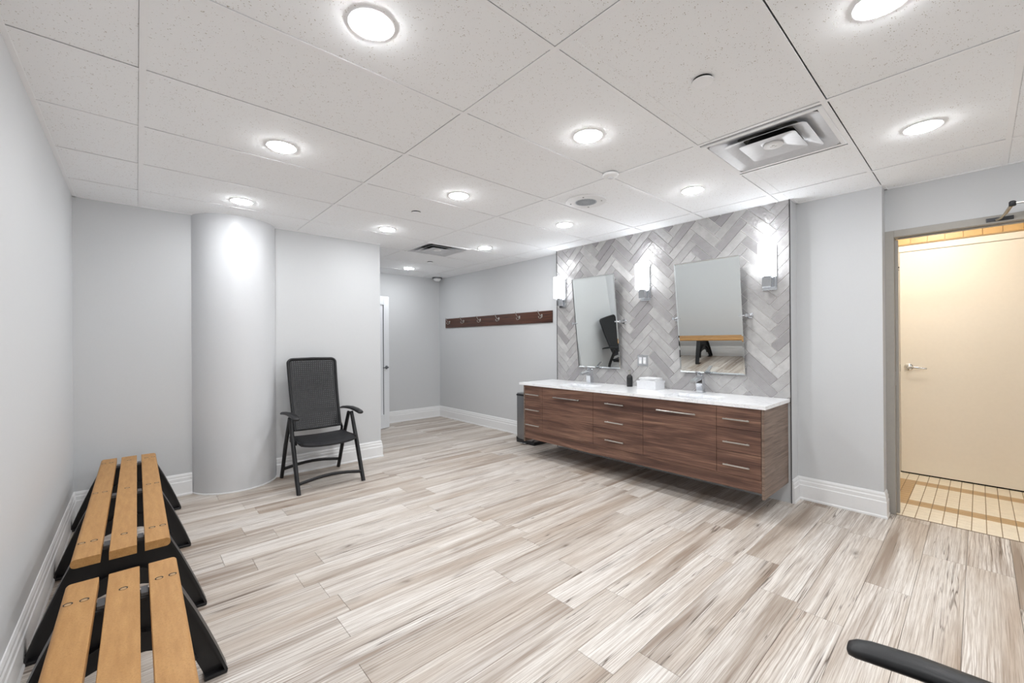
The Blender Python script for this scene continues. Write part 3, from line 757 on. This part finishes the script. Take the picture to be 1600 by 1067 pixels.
copy_tree(s_, (XV-.0008, 3.430, 1.735), label='lit white glass sconce at the far edge of the tiles, left of both mirrors')

# ------------------------------------------------------------ coat rail
cr = thing('coat_rail', 'dark walnut rail with six chrome coat hooks on the grey wall', 'coat rack', (XR, 4.98, 1.57))
MB().box(-.018, 0, -1.265, 1.265, 0, .158, .0015).build('board', 'rail', cr)
hk = MB().box(-.006, 0, -.013, .013, -.022, .022, .002)
hk.tube([(-.006, 0, -.002), (-.03, 0, .0), (-.055, 0, .022), (-.075, 0, .055), (-.078, 0, .072)], [.006, .006, .005, .005, .006], 8)
hk.tube([(-.006, 0, -.008), (-.022, 0, -.03), (-.045, 0, -.036), (-.060, 0, -.024), (-.064, 0, -.006)], [.006, .006, .005, .005, .006], 8)
hme = hk.mesh('hook', 40); hme.materials.append(M['nickel'])
for yy in (6.112, 5.690, 5.243, 4.789, 4.335, 3.898): link('hook', hme, cr, (-.018, yy-4.98, .095))

# ------------------------------------------------------------ pedal bin
bn = thing('pedal_bin', 'stainless steel pedal bin with black lid between the wall and the vanity', 'bin', (3.86, 3.925, 0))
bx, by = .125, .16
MB().box(-bx, bx, -by, by, .035, .615, .012).build('body', 'steel', bn, smooth=40)
MB().box(-bx-.004, bx+.004, -by-.004, by+.004, .001, .04, .008).prism([(-by-.003, .03), (-by-.003, .075), (-by+.04, .05), (0, .045), (by-.04, .05), (by+.003, .075), (by+.003, .03)], None, -bx-.003, -bx+.002, 'x').build('base', 'black', bn, smooth=40)
MB().box(-bx-.003, bx+.003, -by-.003, by+.003, .612, .632, .004).build('lid_rim', 'black', bn, smooth=40)
MB().box(-bx+.003, bx-.003, -by+.003, by-.003, .630, .648, .006).build('lid', 'steel', bn, smooth=40)
MB().box(-bx-.055, -bx, -.05, .05, .012, .024, .004).build('pedal', 'chrome', bn, smooth=40)

# ------------------------------------------------------------ benches
def bench(y0, y1, frames, label, dx=0):
    yc = (y0+y1)/2; t = thing('bench', label, 'bench', (-.047+dx, yc, 0), 0, 'slatted locker-room benches')
    zt, th = .442, .036
    def rounded(x0, x1, side):
        r = .016; P = []
        cs_ = {'l': [(x0+r, zt-r, pi, pi/2), (x0+r, zt-th+r, 3*pi/2, pi)], 'r': [(x1-r, zt-r, pi/2, 0), (x1-r, zt-th+r, 2*pi, 3*pi/2)]}
        if side == 'm': return [(x0, zt-th), (x1, zt-th), (x1, zt-.002), (x1-.002, zt), (x0+.002, zt), (x0, zt-.002)]
        if side == 'l':
            P = [(x1, zt-th), (x1, zt-.002), (x1-.002, zt)]
            P += [(x0+r+r*math.cos(a), zt-r+r*math.sin(a)) for a in [pi/2+k*pi/8 for k in range(5)]]
            P += [(x0+r+r*math.cos(a), zt-th+r+r*math.sin(a)) for a in [pi+k*pi/8 for k in range(5)]]
        else:
            P = [(x0, zt-th), ]
            P += [(x1-r+r*math.cos(a), zt-th+r+r*math.sin(a)) for a in [-pi/2+k*pi/8 for k in range(5)]]
            P += [(x1-r+r*math.cos(a), zt-r+r*math.sin(a)) for a in [k*pi/8 for k in range(5)]]
            P += [(x0+.002, zt), (x0, zt-.002)]
        return P
    slm = MB().lathe([(.0088, 0), (.0088, .0003), (.006, .0005)], n=14).mesh('screw', 40); slm.materials.append(M['screwcap'])
    for side, x0, x1, sx in (('l', -.158, -.070, (-.137, -.098)), ('m', -.044, .044, (0,)), ('r', .070, .158, (.098, .137))):
        sl = MB().prism(rounded(x0, x1, side), None, y0-yc, y1-yc, 'y').build('slat', 'slat', t, smooth=30)
        for fy in frames:
            for q in sx:
                hr = MB().lathe([(.0125, .0002), (.0125, .0005), (.010, .0006)], (0, 0, 0), n=16)
                o = hr.build('screw_hole_disc', 'hole_shade', sl, (q, fy-yc, zt));  # flat disc under the offset cap paints a recess's shaded crescent
                o2 = link('screw', slm, sl, (q, fy-yc-.0034, zt+.0007))
    for fy in frames:
        fw = .036; zt2 = zt-th-.001
        outer = [(-.30, .004), (-.285, 0), (-.225, 0), (-.213, .010)]
        arch = []
        # web with an arched opening between the feet
        L_ = [(-.302, .012), (-.296, .002), (-.245, 0), (-.232, .008), (-.20, .10), (-.165, .19), (-.12, .245), (-.06, .272), (0, .28)]
        Rr = [(-x, z) for x, z in L_[::-1][1:]]
        top = [(.160, zt2-.030), (.150, zt2), (-.150, zt2), (-.160, zt2-.030)]
        loop = L_+Rr+top
        fr = MB()
        # the web as quads between the outer edge and the arch
        n = 9
        left_out = [(-.302+(.142)*(k/8), .012+(zt2-.030-.012)*(k/8)) for k in range(9)]
        arch_l = L_[3:]  # inner edge of the left leg up to the crown
        def strip(A, Bq, ya, yb):
            m_ = len(A)
            for k in range(m_-1):
                poly = [A[k], Bq[k], Bq[k+1], A[k+1]]; fr.prism(poly, None, ya, yb, 'y')
        k6 = [L_[3], L_[4], L_[5], L_[6], L_[7], L_[8]]
        for sgn in (1, -1):
            o6 = [(-.302, .012), (-.272, .10), (-.238, .19), (-.200, .285), (-.160, zt2-.03), (-.150, zt2)]
            a6 = [(-.236, .006), (-.205, .085), (-.172, .135), (-.12, .172), (-.06, .192), (0, .198)]
            r6 = [(-.205, .10), (-.165, .19), (-.12, .245), (-.06, .272), (0, .28)]
            A = [(x*sgn, z) for x, z in o6]; Bq = [(x*sgn, z) for x, z in a6]
            strip(A, Bq, fy-yc-.008, fy-yc+.008)
            fr.prism([(-.150*sgn, zt2), (0, .198), (0, zt2)], None, fy-yc-.008, fy-yc+.008, 'y')
            # flanges: outer edge, inner arch, foot pad, top
            for path in (o6[:5]+[o6[5]], r6):
                for p, q in zip(path, path[1:]):
                    fr.bar((p[0]*sgn, fy-yc, p[1]), (q[0]*sgn, fy-yc, q[1]), .010, fw*2, (0, 1, 0)) if False else fr.bar((p[0]*sgn, fy-yc, p[1]), (q[0]*sgn, fy-yc, q[1]), fw*1.9, .010)
            fr.box(min(-.306*sgn, -.230*sgn), max(-.306*sgn, -.230*sgn), fy-yc-fw, fy-yc+fw, .0005, .016, .005)
        fr.box(-.156, .156, fy-yc-fw, fy-yc+fw, zt2-.012, zt2, .002)
        fr.build('support_frame', 'black', t)
        for s2 in (-.057, .057):
            MB().box(s2-.010, s2+.010, fy-yc-.030, fy-yc+.030, zt2+.0003, zt2+.012).build('bracket', 'alu', t)
    return t
bench(2.455, 4.44, (4.29, 3.47, 2.64), 'far tan slatted bench on black plastic frames against the left wall')
bench(.225, 2.215, (2.05, 1.22, .39), 'near tan slatted bench on black frames, cut by the bottom edge of the photo', .008)

# ------------------------------------------------------------ folding resin armchair (faces -y in its own frame)
def armchair(label, loc, rz=0):
    t = thing('folding_chair', label, 'chair', loc, rz, 'high-backed folding resin chairs')
    # y: front feet -.315, rear feet +.325, apex 0 ; x legs +-.285
    fyf, fyr, az = -.312, .325, .63
    for s_ in (-1, 1):
        x = .285*s_
        MB().tube([(x, fyf, 0), (x, fyf+.05, .10), (x*.995, -.155, .35), (x*.985, -.03, az)], [(.023, .018), (.025, .018), (.025, .019), (.021, .017)], 12, (0, 1, 0)).build('leg', 'char', t, smooth=50)
        MB().tube([(x*.955, fyr, 0), (x*.955, fyr-.05, .10), (x*.955, .165, .35), (x*.955, .02, az-.01)], [(.025, .016), (.026, .016), (.026, .017), (.021, .016)], 12, (0, 1, 0)).build('leg', 'char', t, smooth=50)
        MB().tube([(x*1.0, -.2635, .643), (x, -.260, .644), (x, -.248, .648), (x, -.225, .653), (x, -.15, .662), (x, -.03, .668), (x, .10, .660), (x, .21, .648), (x*.99, .262, .636)],
                  [(.004, .012), (.011, .023), (.015, .029), (.017, .031), (.018, .032), (.017, .030), (.015, .027), (.013, .023), (.009, .016)], 14, (0, 0, 1)).build('armrest', 'char', t, smooth=60)
        # pivot plate under the seat joining the legs
        MB().box(min(x*.90, x*.84), max(x*.90, x*.84), -.10, .10, .385, .425, .006).build('seat_bracket', 'char', t)
        MB().lathe([(.016, 0), (.016, .012)], (x*.955-.006 if s_ > 0 else x*.955-.006, .155, .37), 'x', 12).build('pivot_bolt', 'char', t, smooth=40)
    # arched cross bars
    def arc(y, z, n=8, h=.030, inx=.27): return [(-inx+2*inx*k/n, y-.0*k, z+h*math.sin(pi*k/n)) for k in range(n+1)]
    MB().tube(arc(fyf+.035, .085), (.015, .010), 10, (0, 0, 1)).build('front_crossbar', 'char', t, smooth=50)
    MB().tube(arc(fyr-.045, .095, inx=.262), (.015, .010), 10, (0, 0, 1)).build('rear_crossbar', 'char', t, smooth=50)
    # seat: waterfall front, dished
    sv = []; sf = []; nx, ny = 14, 12
    def seat_pt(u, v_, dz=0):
        w = .240+.034*(1-v_)**2; e_ = 2*u-1; edge = abs(e_)
        c_ = max(0, 1-v_/.22)**2                      # rounded front corners
        x = w*e_*(1-.10*c_*edge**3)
        y = -.272+.372*v_-.034*(1-edge**2)*(1-v_)+.030*c_*edge**4
        z = .437-.006*math.sin(pi*v_)-.020*c_-.016*(1-edge**2)*(1-.5*v_)
        return (x, y, z+dz)
    for dz in (0, -.016):
        for j in range(ny+1):
            for i in range(nx+1): sv.append(seat_pt(i/nx, j/ny, dz))
    n1 = (nx+1)*(ny+1)
    for j in range(ny):
        for i in range(nx):
            a = j*(nx+1)+i; sf.append((a, a+1, a+nx+2, a+nx+1)); sf.append((a+n1, a+n1+nx+1, a+n1+nx+2, a+n1+1))
    rim = [i for i in range(nx+1)]+[(j+1)*(nx+1)-1 for j in range(1, ny+1)]+[ny*(nx+1)+i for i in range(nx-1, -1, -1)]+[j*(nx+1) for j in range(ny-1, 0, -1)]
    for a, b_ in zip(rim, rim[1:]+rim[:1]): sf.append((a, b_, b_+n1, a+n1))
    MB().add(sv, sf).build('seat', 'resin_tex', t, smooth=50)
    for s_ in (-1, 1): MB().tube([(s_*.238, -.25, .418), (s_*.236, .0, .415), (s_*.234, .14, .420)], (.016, .009), 8, (0, 0, 1)).build('seat_rail', 'char', t, smooth=50)
    # backrest: frame tube loop and a perforated panel of crossing strips
    p0 = Vector((0, .085, .485)); p1 = Vector((0, .275, 1.168)); up = (p1-p0).normalized(); hgt = (p1-p0).length
    nrm = Vector((0, up.z, -up.y))
    def bp(u, v_, d=0): # u across (m), v along height 0..hgt
        bow = .018*math.sin(pi*min(1, max(0, v_/hgt)))
        q = p0+up*v_+nrm*(d+bow); return (u, q.y, q.z)
    hw0, hw1 = .222, .236
    def hw(v_): return hw0+(hw1-hw0)*(v_/hgt)
    path = []
    n = 14
    for k in range(n+1): v_ = (hgt-.05)*k/n; path.append(bp(-hw(v_)+.010, v_))
    for k in range(1, 6): a = k*pi/12; path.append(bp(-hw1+.010+.045*(1-math.cos(a)), hgt-.05+.04*math.sin(a)))
    path.append(bp(-hw1+.055, hgt-.010)); path.append(bp(0, hgt-.006))
    left = path[:]; right = [(-p[0], p[1], p[2]) for p in path[:-1]][::-1]
    MB().tube(left+right, (.017, .013), 10, tuple(nrm)).build('backrest_frame', 'char', t, smooth=60)
    MB().tube([bp(-hw0+.012, .008), bp(0, .004), bp(hw0-.012, .008)], (.012, .011), 10).build('backrest_bottom_rail', 'char', t, smooth=60)
    pm = MB(); nc, nr = 22, 34; zz0, zz1 = .012, hgt-.025
    for k in range(nc+1):
        f_ = -1+2*k/nc; wbar = .0072 if 0 < k < nc else .018
        pts = [bp(f_*(hw(zz0+(zz1-zz0)*q/8)-.022), zz0+(zz1-zz0)*q/8, 0) for q in range(9)]
        for a, b_ in zip(pts, pts[1:]): pm.bar(a, b_, wbar*1.9, .006, tuple(nrm))
    for k in range(nr+1):
        v_ = zz0+(zz1-zz0)*k/nr; wbar = .0142 if k != 8 else .022
        a, b_ = bp(-hw(v_)+.018, v_, .0006), bp(hw(v_)-.018, v_, .0006); pm.bar(a, b_, .0066, wbar, tuple(up))
    pm.build('backrest_mesh', 'char', t)
    for s_ in (-1, 1): MB().tube([bp(s_*(hw0-.005), .02), (s_*.232, .10, .47), (s_*.238, .13, .42)], [(.017, .012), (.016, .011), (.018, .012)], 8, (0, 1, 0)).build('hinge_arm', 'char', t, smooth=50)
    return t
ch = armchair('charcoal high-backed folding armchair standing by the round column', (1.325, 4.25, 0))
copy_tree(ch, (.872, -.068, 0), rz=pi, label='charcoal folding armchair whose armrest pokes in at the bottom right corner')
